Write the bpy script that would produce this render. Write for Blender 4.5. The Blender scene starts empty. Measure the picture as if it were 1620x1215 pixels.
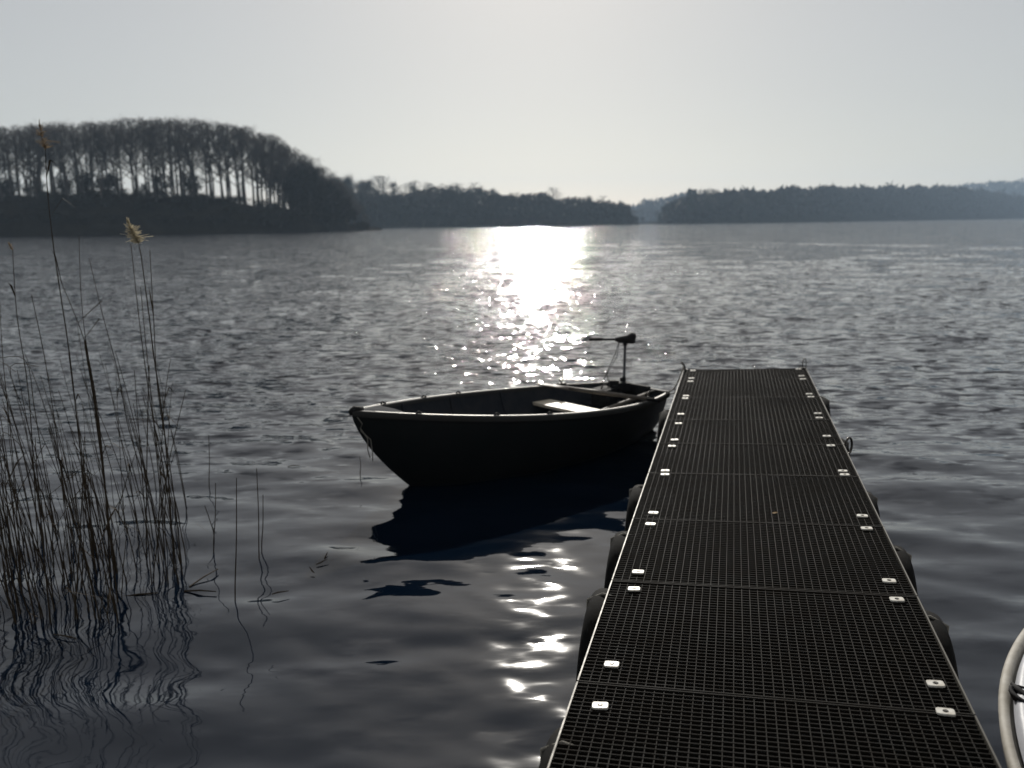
import bpy, math, random
import numpy as np
from mathutils import Vector, Matrix

R_ = math.radians
scene = bpy.context.scene
col = scene.collection
random.seed(7)
rng = np.random.default_rng(7)

# ---------------------------------------------------------------- camera
CAM_H = 2.05
F_PX = 1300.0                      # focal length in pixels of a 1620 px wide frame
ROLL = R_(0.62)
PITCH = math.atan((607.5 - 353.2) / F_PX)
FWD = Vector((0, math.cos(PITCH), -math.sin(PITCH)))
_r0 = Vector((1, 0, 0)); _u0 = _r0.cross(FWD)
RIGHT = _r0 * math.cos(ROLL) - _u0 * math.sin(ROLL)
UP = RIGHT.cross(FWD)
cam_d = bpy.data.cameras.new('camera')
cam_d.sensor_width = 36.0
cam_d.lens = 36.0 * F_PX / 1620.0
cam_d.clip_start = 0.05
cam_d.clip_end = 6000
cam_d.dof.use_dof = True
cam_d.dof.focus_distance = 3.4
cam_d.dof.aperture_fstop = 2.3
cam = bpy.data.objects.new('camera', cam_d)
cam.matrix_world = Matrix(((RIGHT.x, UP.x, -FWD.x, 0), (RIGHT.y, UP.y, -FWD.y, 0),
                           (RIGHT.z, UP.z, -FWD.z, CAM_H), (0, 0, 0, 1)))
col.objects.link(cam)
scene.camera = cam
C0 = Vector((0, 0, CAM_H))


def ray(x, y):
    return FWD + RIGHT * ((x - 810) / F_PX) - UP * ((y - 607.5) / F_PX)


def at_z(x, y, h):
    d = ray(x, y)
    return C0 + d * ((h - CAM_H) / d.z)


def at_y(x, y, Y):
    d = ray(x, y)
    return C0 + d * (Y / d.y)


# ---------------------------------------------------------------- sky, sun, exposure
SUN_EL, SUN_AZ = R_(27.8), R_(1.6)
w = bpy.data.worlds.new("World"); scene.world = w; w.use_nodes = True
nt = w.node_tree; nt.nodes.clear()
sky = nt.nodes.new('ShaderNodeTexSky'); sky.sky_type = 'NISHITA'
sky.sun_disc = False
sky.sun_elevation = SUN_EL; sky.sun_rotation = SUN_AZ
sky.altitude = 0; sky.air_density = 1.0; sky.dust_density = .7; sky.ozone_density = 1.0
hs = nt.nodes.new('ShaderNodeHueSaturation'); hs.inputs['Saturation'].default_value = 0.62
bg = nt.nodes.new('ShaderNodeBackground'); bg.inputs['Strength'].default_value = 0.0615
wo = nt.nodes.new('ShaderNodeOutputWorld')
nt.links.new(sky.outputs[0], hs.inputs['Color']); tint = nt.nodes.new('ShaderNodeMix'); tint.data_type = 'RGBA'; tint.blend_type = 'MULTIPLY'
tint.inputs[0].default_value = 1.0; tint.inputs[7].default_value = (1, .974, .93, 1)      # warm spring haze
nt.links.new(hs.outputs[0], tint.inputs[6]); 
veil = nt.nodes.new('ShaderNodeMix'); veil.data_type = 'RGBA'; veil.inputs[0].default_value = .45
veil.inputs[7].default_value = (10.7, 10.35, 9.85, 1)      # even milky haze layer over the clear-sky model
nt.links.new(tint.outputs[2], veil.inputs[6]); nt.links.new(veil.outputs[2], bg.inputs['Color'])
nt.links.new(bg.outputs[0], wo.inputs['Surface'])
sd = bpy.data.lights.new('sun', 'SUN'); sd.energy = 4.6; sd.angle = R_(0.75); sd.color = (1, 0.95, 0.87)
sun = bpy.data.objects.new('sun', sd)
sdir = Vector((math.sin(SUN_AZ) * math.cos(SUN_EL), math.cos(SUN_AZ) * math.cos(SUN_EL), math.sin(SUN_EL)))
sun.rotation_euler = sdir.to_track_quat('Z', 'Y').to_euler()
sun.location = sdir * 60
col.objects.link(sun)
scene.view_settings.view_transform = 'Standard'
scene.view_settings.look = 'None'
scene.view_settings.exposure = 0.0
scene.view_settings.gamma = 1.0


# ---------------------------------------------------------------- helpers
def principled(name, color, rough=0.6, metal=0.0, noise=None, bump=None, spec=0.5, trans=None):
    m = bpy.data.materials.new(name); m.use_nodes = True
    n = m.node_tree.nodes; l = m.node_tree.links
    p = n['Principled BSDF']
    p.inputs['Base Color'].default_value = (*color, 1); p.inputs['Roughness'].default_value = rough
    p.inputs['Metallic'].default_value = metal; p.inputs['Specular IOR Level'].default_value = spec
    if noise or bump:
        tc = n.new('ShaderNodeTexCoord')
    if noise:      # (scale, colour2, lo, hi)
        sc, c2, lo, hi = noise
        t = n.new('ShaderNodeTexNoise'); t.inputs['Scale'].default_value = sc; t.inputs['Detail'].default_value = 6
        t.inputs['Roughness'].default_value = 0.65
        l.new(tc.outputs['Object'], t.inputs['Vector'])
        r = n.new('ShaderNodeValToRGB')
        r.color_ramp.elements[0].position = lo; r.color_ramp.elements[0].color = (*color, 1)
        r.color_ramp.elements[1].position = hi; r.color_ramp.elements[1].color = (*c2, 1)
        l.new(t.outputs['Fac'], r.inputs['Fac']); l.new(r.outputs['Color'], p.inputs['Base Color'])
        mr = n.new('ShaderNodeMapRange'); mr.inputs['To Min'].default_value = max(0, rough - .12)
        mr.inputs['To Max'].default_value = min(1, rough + .15)
        l.new(t.outputs['Fac'], mr.inputs['Value']); l.new(mr.outputs['Result'], p.inputs['Roughness'])
    if bump:       # (scale, distance)
        t2 = n.new('ShaderNodeTexNoise'); t2.inputs['Scale'].default_value = bump[0]; t2.inputs['Detail'].default_value = 5
        l.new(tc.outputs['Object'], t2.inputs['Vector'])
        b = n.new('ShaderNodeBump'); b.inputs['Distance'].default_value = bump[1]
        l.new(t2.outputs['Fac'], b.inputs['Height']); l.new(b.outputs['Normal'], p.inputs['Normal'])
    if trans:      # backlit thin tissue
        tr = n.new('ShaderNodeBsdfTranslucent'); tr.inputs['Color'].default_value = (*trans, 1)
        mx = n.new('ShaderNodeMixShader'); mx.inputs[0].default_value = 0.5
        o = n['Material Output']
        l.new(p.outputs[0], mx.inputs[1]); l.new(tr.outputs[0], mx.inputs[2]); l.new(mx.outputs[0], o.inputs['Surface'])
    return m


class MB:
    """collects shapes into one mesh"""
    def __init__(self): self.v = []; self.f = []
    def add(self, vs, fs):
        k = len(self.v); self.v += [tuple(p) for p in vs]; self.f += [tuple(i + k for i in f) for f in fs]
    def box(self, x0, x1, y0, y1, z0, z1, T=None):
        vs = [(x, y, z) for z in (z0, z1) for y in (y0, y1) for x in (x0, x1)]
        if T: vs = [T(*p) for p in vs]
        self.add(vs, [(0, 2, 3, 1), (4, 5, 7, 6), (0, 1, 5, 4), (2, 6, 7, 3), (0, 4, 6, 2), (1, 3, 7, 5)])
    def tube(self, pts, rads, n=8, caps=True, flat=1.0):
        pts = [Vector(p) for p in pts]
        if not hasattr(rads, '__len__'): rads = [rads] * len(pts)
        vs = []; fs = []; ref = None
        for i, p in enumerate(pts):
            t = (pts[min(i + 1, len(pts) - 1)] - pts[max(i - 1, 0)]).normalized()
            if ref is None:
                ref = Vector((0, 0, 1)) if abs(t.z) < .9 else Vector((1, 0, 0))
            a = (ref - t * ref.dot(t)).normalized(); ref = a; b = t.cross(a)
            for k in range(n):
                an = 2 * math.pi * k / n
                vs.append(p + a * (math.cos(an) * rads[i]) + b * (math.sin(an) * rads[i] * flat))
        for i in range(len(pts) - 1):
            for k in range(n):
                fs.append((i * n + k, i * n + (k + 1) % n, (i + 1) * n + (k + 1) % n, (i + 1) * n + k))
        if caps:
            fs.append(tuple(range(n))[::-1]); m = (len(pts) - 1) * n; fs.append(tuple(m + k for k in range(n)))
        self.add(vs, fs)
    def grid(self, rows, close_u=False):
        nr, nc = len(rows), len(rows[0]); vs = [p for r in rows for p in r]; fs = []
        for i in range(nr - 1):
            for j in range(nc if close_u else nc - 1):
                fs.append((i * nc + j, i * nc + (j + 1) % nc, (i + 1) * nc + (j + 1) % nc, (i + 1) * nc + j))
        self.add(vs, fs)
    def build(self, name, mat=None, parent=None, smooth=False, bevel=0):
        me = bpy.data.meshes.new(name); me.from_pydata(self.v, [], self.f); me.update()
        if smooth: me.polygons.foreach_set('use_smooth', [True] * len(me.polygons))
        if mat: me.materials.append(mat)
        o = bpy.data.objects.new(name, me); col.objects.link(o)
        if bevel:
            b = o.modifiers.new('bevel', 'BEVEL'); b.width = bevel; b.segments = 2; b.limit_method = 'ANGLE'
        if parent: o.parent = parent
        return o


def tag(o, label=None, cat=None, group=None, kind=None):
    if label: o['label'] = label
    if cat: o['category'] = cat
    if group: o['group'] = group
    if kind: o['kind'] = kind
    return o


def empty(name, loc=(0, 0, 0), rz=0):
    o = bpy.data.objects.new(name, None); o.empty_display_size = .1
    o.location = loc; o.rotation_euler = (0, 0, rz); col.objects.link(o); return o


def copy_tree(o, parent=None):
    c = o.copy(); col.objects.link(c)
    if parent: c.parent = parent
    for ch in list(o.children): copy_tree(ch, c)
    return c


def fbm(x, y, seed=0, octs=4):
    s = 0; a = 1
    for i in range(octs):
        k = 2.03 ** i
        s = s + a * np.sin(x * k + 1.7 * np.sin(y * k * .83 + seed + i) + seed * 1.3 + i * 2.1) * np.cos(y * k * .9 + 1.3 * np.sin(x * k * .7 + i) + seed)
        a *= .5
    return s


def pxx(x, D):      # lateral metres of picture column x at distance D
    return (x - 810) / F_PX * D


# ---------------------------------------------------------------- materials
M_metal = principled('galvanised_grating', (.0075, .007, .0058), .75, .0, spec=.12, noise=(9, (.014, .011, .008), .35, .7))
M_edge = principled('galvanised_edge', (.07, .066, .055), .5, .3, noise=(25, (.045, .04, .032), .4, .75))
M_plate = principled('zinc_plate', (.55, .54, .50), .45, .15, noise=(45, (.30, .27, .22), .42, .72))
M_bolt = principled('bolt_steel', (.06, .055, .05), .4, .8)
M_float = principled('black_float', (.012, .012, .013), .55, noise=(9, (.03, .028, .024), .4, .8), bump=(30, .003))
M_beam = principled('beam_timber', (.05, .04, .03), .8, noise=(12, (.02, .018, .014), .4, .7), bump=(40, .004))
M_tyre = principled('tyre_rubber', (.005, .005, .005), .85, noise=(14, (.018, .016, .013), .5, .85), bump=(60, .0012), spec=.1)
M_rope = principled('old_rope', (.16, .15, .13), .9, bump=(220, .004))
M_hull = principled('hull_paint', (.005, .007, .008), .5, noise=(6, (.009, .010, .011), .4, .75), bump=(20, .001), spec=.25)
M_liner = principled('boat_inside', (.018, .021, .027), .9, spec=.08, noise=(7, (.03, .032, .036), .4, .7), bump=(30, .002))
M_strip = principled('alloy_strip', (.36, .35, .33), .35, .6, noise=(30, (.2, .2, .19), .4, .8))
M_rail = principled('rail_rubber', (.014, .0135, .013), .6, 0, spec=.2, noise=(30, (.02, .02, .02), .4, .8))
M_thwart = principled('thwart_wood', (.62, .56, .46), .5, noise=(8, (.42, .35, .26), .45, .75), bump=(25, .001))
M_black = principled('black_plastic', (.008, .008, .009), .8, spec=.2, noise=(20, (.03, .03, .03), .5, .8))
M_shaft = principled('motor_shaft', (.05, .05, .055), .25, .6)
M_oar = principled('oar_wood', (.09, .075, .06), .55, noise=(10, (.05, .04, .03), .4, .7))
M_white = principled('white_gelcoat', (.62, .61, .58), .35, noise=(5, (.46, .45, .42), .4, .8), bump=(12, .001))
M_fender = principled('rubbing_strake', (.34, .325, .29), .7, noise=(7, (.20, .18, .14), .4, .75), bump=(30, .002))
M_grey = principled('boat_deck_grey', (.33, .34, .37), .5, noise=(9, (.25, .26, .28), .4, .8), bump=(90, .001))
M_reed = principled('dry_reed', (.042, .031, .019), .8, spec=.15, noise=(15, (.022, .016, .010), .35, .7))
M_plume = principled('reed_plume', (.38, .34, .25), .9, trans=(.34, .30, .21))
M_plume_old = principled('old_plume', (.15, .115, .08), .9, trans=(.16, .12, .08))
M_bark = principled('bark', (.055, .048, .040), .9, noise=(.6, (.03, .027, .024), .4, .7))
M_twig = principled('twigs', (.060, .050, .044), .9)
M_needle = principled('needles', (.014, .020, .013), .9, spec=.1, noise=(.35, (.03, .034, .022), .35, .7))
M_land = principled('bank_soil', (.014, .013, .010), 1.0, spec=.0, noise=(.15, (.028, .024, .018), .35, .7))
M_brush = principled('brushwood', (.020, .019, .014), .95, spec=.1, noise=(.3, (.036, .031, .022), .35, .7))
M_buoy = principled('buoy_paint', (.05, .03, .025), .5)


# water: a dark body that reflects; fine ripples as bump, larger waves as mesh
def water_material():
    m = bpy.data.materials.new('lake_water'); m.use_nodes = True
    n = m.node_tree.nodes; l = m.node_tree.links; p = n['Principled BSDF']
    p.inputs['Base Color'].default_value = (.001, .004, .010, 1); p.inputs['Roughness'].default_value = .042
    p.inputs['IOR'].default_value = 1.48
    geo = n.new('ShaderNodeNewGeometry')
    ln = n.new('ShaderNodeVectorMath'); ln.operation = 'LENGTH'; l.new(geo.outputs['Position'], ln.inputs[0])

    def layer(scale, dist, stretch, d0, d1, f0, f1, detail, rot, prev):
        mp = n.new('ShaderNodeMapping'); mp.inputs['Scale'].default_value = (stretch, 1, 1)
        mp.inputs['Rotation'].default_value = (0, 0, rot)
        l.new(geo.outputs['Position'], mp.inputs['Vector'])
        t = n.new('ShaderNodeTexNoise'); t.inputs['Scale'].default_value = scale; t.inputs['Detail'].default_value = detail
        t.inputs['Roughness'].default_value = .5; t.inputs['Distortion'].default_value = .3
        l.new(mp.outputs[0], t.inputs['Vector'])
        mr = n.new('ShaderNodeMapRange'); mr.interpolation_type = 'SMOOTHSTEP'
        mr.inputs['From Min'].default_value = d0; mr.inputs['From Max'].default_value = d1
        mr.inputs['To Min'].default_value = f0; mr.inputs['To Max'].default_value = f1
        l.new(ln.outputs['Value'], mr.inputs['Value'])
        b = n.new('ShaderNodeBump'); b.inputs['Distance'].default_value = dist
        l.new(mr.outputs['Result'], b.inputs['Strength']); l.new(t.outputs['Fac'], b.inputs['Height'])
        if prev: l.new(prev.outputs['Normal'], b.inputs['Normal'])
        return b

    def facets(scale, stretch, kx, ky, d0, d1, f0, rot, prev, gust=0):
        # wind ripples: the surface slope itself comes from noise, so it holds at any distance
        mp = n.new('ShaderNodeMapping'); mp.inputs['Scale'].default_value = (stretch, 1, 1)
        mp.inputs['Rotation'].default_value = (0, 0, rot)
        l.new(geo.outputs['Position'], mp.inputs['Vector'])
        t = n.new('ShaderNodeTexNoise'); t.inputs['Scale'].default_value = scale; t.inputs['Detail'].default_value = 3
        l.new(mp.outputs[0], t.inputs['Vector'])
        sb = n.new('ShaderNodeVectorMath'); sb.operation = 'SUBTRACT'; sb.inputs[1].default_value = (.5, .5, .5)
        l.new(t.outputs['Color'], sb.inputs[0])
        ml = n.new('ShaderNodeVectorMath'); ml.operation = 'MULTIPLY'; ml.inputs[1].default_value = (kx, ky, 0)
        l.new(sb.outputs[0], ml.inputs[0])
        mr = n.new('ShaderNodeMapRange'); mr.interpolation_type = 'SMOOTHSTEP'
        mr.inputs['From Min'].default_value = d0; mr.inputs['From Max'].default_value = d1
        mr.inputs['To Min'].default_value = f0; mr.inputs['To Max'].default_value = 1
        l.new(ln.outputs['Value'], mr.inputs['Value'])
        sc = n.new('ShaderNodeVectorMath'); sc.operation = 'SCALE'
        l.new(ml.outputs[0], sc.inputs[0]); l.new(mr.outputs['Result'], sc.inputs['Scale'])
        if gust:      # ripples come in small bursts, with slicker water between
            t3 = n.new('ShaderNodeTexNoise'); t3.inputs['Scale'].default_value = gust; t3.inputs['Detail'].default_value = 1
            l.new(mp.outputs[0], t3.inputs['Vector'])
            g = n.new('ShaderNodeMapRange'); g.inputs['From Min'].default_value = .49; g.inputs['From Max'].default_value = .72
            g.inputs['To Min'].default_value = .34; g.inputs['To Max'].default_value = 2.1
            l.new(t3.outputs['Fac'], g.inputs['Value'])
            s2 = n.new('ShaderNodeVectorMath'); s2.operation = 'SCALE'
            l.new(sc.outputs[0], s2.inputs[0]); l.new(g.outputs['Result'], s2.inputs['Scale']); sc = s2
        ad = n.new('ShaderNodeVectorMath'); ad.operation = 'ADD'
        l.new(prev, ad.inputs[0]); l.new(sc.outputs[0], ad.inputs[1])
        nm = n.new('ShaderNodeVectorMath'); nm.operation = 'NORMALIZE'; l.new(ad.outputs[0], nm.inputs[0])
        return nm.outputs[0]
    b1 = layer(2.6, .050, .55, 7, 26, .10, 1.0, 3, .12, None)
    a1 = facets(10.0, .40, 1.0, 3.0, 5.5, 12, .07, .1, b1.outputs['Normal'], 6.5)
    a2 = facets(1.6, .6, .95, .95, 10, 60, .0, -.08, a1, .7)
    l.new(a2, p.inputs['Normal'])
    return m


M_water = water_material()

# ---------------------------------------------------------------- the lake surface
def build_lake():
    radii = [0.0]; r = .8
    while r < 3200:
        radii.append(r); r *= 1.0062 if r < 160 else 1.03
    radii = np.array(radii)
    front = np.arange(-42, 42.01, .26)
    back = np.arange(44, 316.1, 3.0)
    ang = np.radians(np.concatenate([front, back])); na = len(ang)
    AA, RR = np.meshgrid(ang, radii)
    X = RR * np.sin(AA); Y = RR * np.cos(AA); Z = np.zeros_like(X)
    step = np.maximum(RR * .0062, RR * np.where(np.abs((AA + np.pi) % (2 * np.pi) - np.pi) < R_(43), R_(.26), R_(3)))
    wr = np.random.default_rng(11)
    N = 90
    lam = np.exp(wr.uniform(np.log(.16), np.log(4.2), N))
    for L in sorted(lam):
        # crests lie mostly across the view, a little skew
        th = wr.normal(R_(6), R_(25)) ; kx = math.sin(th); ky = math.cos(th); k = 2 * math.pi / L
        slope = .0135 * (L / .7) ** .15 if L < 1.6 else .0100
        a = slope / k * (1.4 if .35 < L < 1.2 else 1)
        fade = np.clip((L / step - 3.5) / 3.5, 0, 1)
        # sheltered by the reeds and the bank behind the viewer: calmer close in
        calm = .74 + .34 * np.clip((RR - 7) / 8, 0, 1) - .40 * np.clip((RR - 16) / 40, 0, 1)
        if L > 1.1: calm = calm * (.62 + .38 * np.clip((RR - 6) / 8, 0, 1))
        if L < .4: calm = calm * np.clip((RR - 1.5) / 7, .8, 1)
        ph = wr.uniform(0, 2 * np.pi)
        Z += a * fade * calm * np.sin(k * (kx * X + ky * Y) + ph + .35 * np.sin(.37 * X / max(L, .5) + ph * 3))
    V = np.stack([X, Y, Z], -1).reshape(-1, 3).astype(np.float32)
    nr = len(radii)
    i = np.arange(nr - 1)[:, None]; j = np.arange(na)[None, :]
    j2 = (j + 1) % na
    q = np.stack([i * na + j, (i + 1) * na + j, (i + 1) * na + j2, i * na + j2], -1).reshape(-1, 4)[:, ::-1]
    q = np.ascontiguousarray(q)
    me = bpy.data.meshes.new('lake')
    me.vertices.add(len(V)); me.vertices.foreach_set('co', V.ravel())
    me.loops.add(q.size); me.loops.foreach_set('vertex_index', q.ravel().astype(np.int32))
    me.polygons.add(len(q)); me.polygons.foreach_set('loop_start', np.arange(0, q.size, 4, dtype=np.int32))
    me.polygons.foreach_set('loop_total', np.full(len(q), 4, dtype=np.int32))
    me.polygons.foreach_set('use_smooth', np.ones(len(q), dtype=bool))
    me.update(); me.validate()
    me.materials.append(M_water)
    o = bpy.data.objects.new('lake_water', me); col.objects.link(o)
    tag(o, 'dark rippled lake water with sun glitter', None, None, 'structure')
    me.update()
    return o


lake = build_lake()

# ---------------------------------------------------------------- far land
def ridge_land(name, pts, depth, label, seed, mat=M_land, rough=1.0, back_drop=.35):
    """pts: (picture column, shore distance, crest height). One swelling strip of land."""
    xs = np.array([p[0] for p in pts]); D = np.array([p[1] for p in pts]); Hh = np.array([p[2] for p in pts])
    n = 260; xx = np.linspace(xs[0], xs[-1], n); DD = np.interp(xx, xs, D); HH = np.interp(xx, xs, Hh)
    rows = []
    prof = [(-.02, -1.0), (0, .15), (.06, .5), (.15, .80), (.3, 1), (.55, 1.0), (.8, .8), (1, -.3)]
    for t in np.linspace(0, 1, 26):
        tt = np.interp(t, np.linspace(0, 1, len(prof)), [p[0] for p in prof]); hh = np.interp(t, np.linspace(0, 1, len(prof)), [p[1] for p in prof])
        d = DD + tt * depth
        X = (xx - 810) / F_PX * d
        wob = fbm(X * .08, d * .08 + X * 0, seed)
        z = HH * hh + rough * .5 * wob * max(0, min(1, hh * 2)) * np.clip(HH / 5, 0, 1)
        z = np.where(hh < 0, -1.2, z)
        dd = d + .8 * fbm(X * .15, X * .02, seed + 3) * (hh > 0)
        rows.append([(float(a), float(b), float(c)) for a, b, c in zip(X, dd, z)])
    mb = MB(); mb.grid(rows[::-1])
    o = mb.build(name, mat, None, True); tag(o, label, None, None, 'structure'); return o


HEAD = [(-420, 241, 11), (-100, 236, 11), (0, 236, 11.3), (200, 241, 11.5), (330, 248, 10.8), (400, 257, 9.4), (460, 270, 7.6), (520, 286, 4.5), (570, 306, 1.8), (610, 317, .6)]
ridge_land('headland', HEAD, 38, 'dark steep bank of the wooded headland at left', 1)
MIDS = [(470, 500, 4), (580, 512, 8), (640, 530, 12), (740, 553, 13), (840, 580, 11), (880, 594, 7), (950, 605, 6.5), (985, 615, 4), (1010, 625, .8)]
ridge_land('far_shore', MIDS, 50, 'low wooded shore in the middle distance', 2)
LOWR = [(980, 930, 1.2), (1030, 950, 3), (1085, 960, 4)]
ridge_land('far_shore', LOWR, 60, 'low hazy shore between the two wooded banks', 12)
RIGHTS = [(1000, 760, .2), (1030, 730, 1), (1058, 690, 4), (1092, 680, 11), (1200, 740, 17), (1300, 880, 25), (1400, 1060, 31), (1500, 1250, 38), (1560, 1400, 34), (1640, 1560, 22), (1900, 1750, 18)]
ridge_land('wooded_hill', RIGHTS, 120, 'blue hazy wooded hill across the lake at right', 3, M_land, 1.5)
FARR = [(960, 1900, 38), (1100, 1960, 42), (1400, 2050, 52), (1530, 2090, 74), (1580, 2100, 80), (1640, 2110, 80), (1800, 2130, 76), (2100, 2150, 50)]
ridge_land('distant_hill', FARR, 260, 'faint distant ridge behind the right shore', 4, M_land, 5)
ridge_land('distant_hill', [(500, 1300, 8), (800, 1350, 12), (1000, 1380, 14), (1025, 1390, 24), (1070, 1400, 34), (1150, 1420, 34), (1300, 1440, 20)], 200,
           'faint low ridge seen in the gap between the shores', 6, M_land, 4)
GAPR = [(500, 1300, 8), (800, 1350, 12), (1000, 1380, 14), (1025, 1390, 24), (1070, 1400, 34), (1150, 1420, 34), (1300, 1440, 20)]


# ---------------------------------------------------------------- trees
def grow_tree(seed, H=20., dense=1.0, spread=.42, clear=.42):
    """bare broadleaf tree: returns (trunk MB, crown MB)"""
    rd = random.Random(seed); tr = MB(); cr = MB()
    def seg(mb, a, b, r0, r1, n=4): mb.tube([a, b], [r0, r1], n, False)
    def branch(p, d, L, r, lvl):
        steps = 4 if lvl < 2 else 3
        q = p
        for s in range(steps):
            d2 = (d + Vector((rd.gauss(0, .13), rd.gauss(0, .13), rd.gauss(.06, .08)))).normalized()
            q2 = q + d2 * (L / steps)
            r2 = r * (1 - .55 / steps)
            seg(tr if lvl == 1 and s < 2 else cr, q, q2, max(r, .018), max(r2, .015), 4 if lvl < 2 else 3)
            if lvl < 4:
                k = 2 if lvl < 3 else 2
                for _ in range(k):
                    if lvl == 1 and s == 0: continue
                    if rd.random() < .92 * dense:
                        ax = Vector((rd.gauss(0, 1), rd.gauss(0, 1), rd.gauss(.25, .6))).normalized()
                        nd = (d2 * .75 + ax * .75).normalized()
                        branch(q2, nd, L * rd.uniform(.38, .58), r2 * .55, lvl + 1)
            q, d, r = q2, d2, r2
    # trunk
    p = Vector((0, 0, -1.0)); d = Vector((rd.gauss(0, .03), rd.gauss(0, .03), 1)).normalized(); r = H * .019
    n = 9; pts = [p]; rs = [r * 1.25]
    for i in range(n):
        d = (d + Vector((rd.gauss(0, .045), rd.gauss(0, .045), .05))).normalized()
        p = p + d * (H * .80 + 1) / n; r = r * .90; pts.append(p); rs.append(r)
    tr.tube(pts, rs, 6, False)
    for i in range(1, n + 1):
        h = pts[i].z / H
        if h < clear:
            if rd.random() < .5 and h > .15:
                branch(pts[i], Vector((rd.gauss(0, 1), rd.gauss(0, 1), .4)).normalized(), H * .07, .04, 3)
            continue
        for _ in range(3 if h > clear + .1 else 2):
            an = rd.uniform(0, 2 * math.pi)
            up = .42 + h * .55
            dd = Vector((math.cos(an), math.sin(an), up)).normalized()
            branch(pts[i], dd, H * spread * rd.uniform(.55, .95) * (1.2 - h * .5), rs[i] * .5, 1)
    branch(pts[-1], Vector((rd.gauss(0, .3), rd.gauss(0, .3), 1)), H * .16, rs[-1], 1)
    branch(pts[-1], Vector((rd.gauss(0, .6), rd.gauss(0, .6), 1)), H * .16, rs[-1], 1)
    return tr, cr


def grow_conifer(seed, H=20., wid=.17, n=900):
    rd = random.Random(seed); tr = MB(); cr = MB()
    tr.tube([(0, 0, -1), (0, 0, H * .95)], [H * .013, H * .002], 5, False)
    for i in range(n):
        h = rd.uniform(.10, 1.0) ** .85; R = H * wid * (1 - h) ** .8 * (.72 + .28 * math.sin(h * 40 + seed)) + .12
        an = rd.uniform(0, 6.283); rr = R * rd.uniform(.25, 1) ** .6
        c = Vector((math.cos(an) * rr, math.sin(an) * rr, h * H - rr * .25))
        s = H * .024 * rd.uniform(.6, 1.4)
        vs = [c + Vector((rd.gauss(0, s), rd.gauss(0, s), rd.gauss(0, s * .7))) for _ in range(3)]
        vs.append(c + Vector((math.cos(an) * s * 2, math.sin(an) * s * 2, -s)))
        cr.add(vs, [(0, 1, 3), (1, 2, 3), (0, 2, 3)])
    return tr, cr


def grow_bush(seed, H=5., n=900):
    rd = random.Random(seed); tr = MB(); cr = MB()
    for _ in range(7):
        an = rd.uniform(0, 6.28); tr.tube([(0, 0, -.5), (math.cos(an) * H * .25, math.sin(an) * H * .25, H * .6)], [.1, .03], 4, False)
    lobes = [(Vector((rd.gauss(0, H * .3), rd.gauss(0, H * .3), H * rd.uniform(.25, .72))), H * rd.uniform(.16, .32)) for _ in range(12)]
    for i in range(n):
        c, R = rd.choice(lobes)
        d = Vector((rd.gauss(0, 1), rd.gauss(0, 1), rd.gauss(0, 1))).normalized() * R * rd.uniform(.4, 1.15)
        p = c + d; s = H * .035 * rd.uniform(.5, 1.4)
        p.z = max(p.z, 0)
        cr.add([p + Vector((rd.gauss(0, s), rd.gauss(0, s), rd.gauss(0, s))) for _ in range(3)], [(0, 1, 2)])
    for i in range(140):
        c, R = rd.choice(lobes); an = rd.uniform(0, 6.28)
        q = c + Vector((math.cos(an) * R, math.sin(an) * R, R * rd.uniform(.6, 1.6)))
        cr.tube([c, q], [.03, .012], 3, False)
    return tr, cr


def grow_round(seed, H=20., n=1500):
    # twiggy rounded crown reaching low, as ivy-clad or thicket-grown trees have
    rd = random.Random(seed); tr = MB(); cr = MB()
    pts = [Vector((0, 0, -1)), Vector((rd.gauss(0, .3), rd.gauss(0, .3), H * .3)), Vector((rd.gauss(0, .6), rd.gauss(0, .6), H * .75))]
    tr.tube(pts, [H * .017, H * .013, H * .005], 6, False)
    lobes = []
    for i in range(17):
        h = rd.uniform(.16, .86); R = H * .27 * math.sin(min(1, h * 1.05 + .12) * math.pi) ** .6
        an = rd.uniform(0, 6.28); rr = R * rd.uniform(.2, .85)
        c = Vector((math.cos(an) * rr, math.sin(an) * rr, h * H)); lobes.append((c, H * rd.uniform(.06, .13)))
        tr.tube([pts[1].lerp(pts[2], max(0, h - .3)), c], [.09, .04], 4, False)
    for i in range(n):
        c, R = rd.choice(lobes); d = Vector((rd.gauss(0, 1), rd.gauss(0, 1), rd.gauss(0, 1))).normalized() * R * rd.uniform(.3, 1.15)
        p = c + d; s = H * .011 * rd.uniform(.5, 1.5)
        cr.add([p + Vector((rd.gauss(0, s), rd.gauss(0, s), rd.gauss(0, s * 1.3))) for _ in range(3)], [(0, 1, 2)])
    for i in range(420):
        c, R = rd.choice(lobes); d = Vector((rd.gauss(0, 1), rd.gauss(0, 1), rd.gauss(.5, 1))).normalized()
        cr.tube([c, c + d * R * .8, c + (d + Vector((0, 0, .25))) * R * rd.uniform(1.1, 1.7)], [.05, .035, .015], 3, False)
    return tr, cr


def make_tree(name, gen, mt, mc):
    root = empty(name, (0, 0, -500)); tr, cr = gen
    if name == 'bare_tree':      # beech-like rounded outline
        for m in (tr, cr):
            out = []
            for x, y, z in m.v:
                lim = 18.6 - .085 * (x * x + y * y)
                if z > lim: z = lim + (z - lim) * .28
                out.append((x, y, z))
            m.v = out
    tr.build('trunk', mt, root); cr.build('crown', mc, root)
    return root


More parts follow.
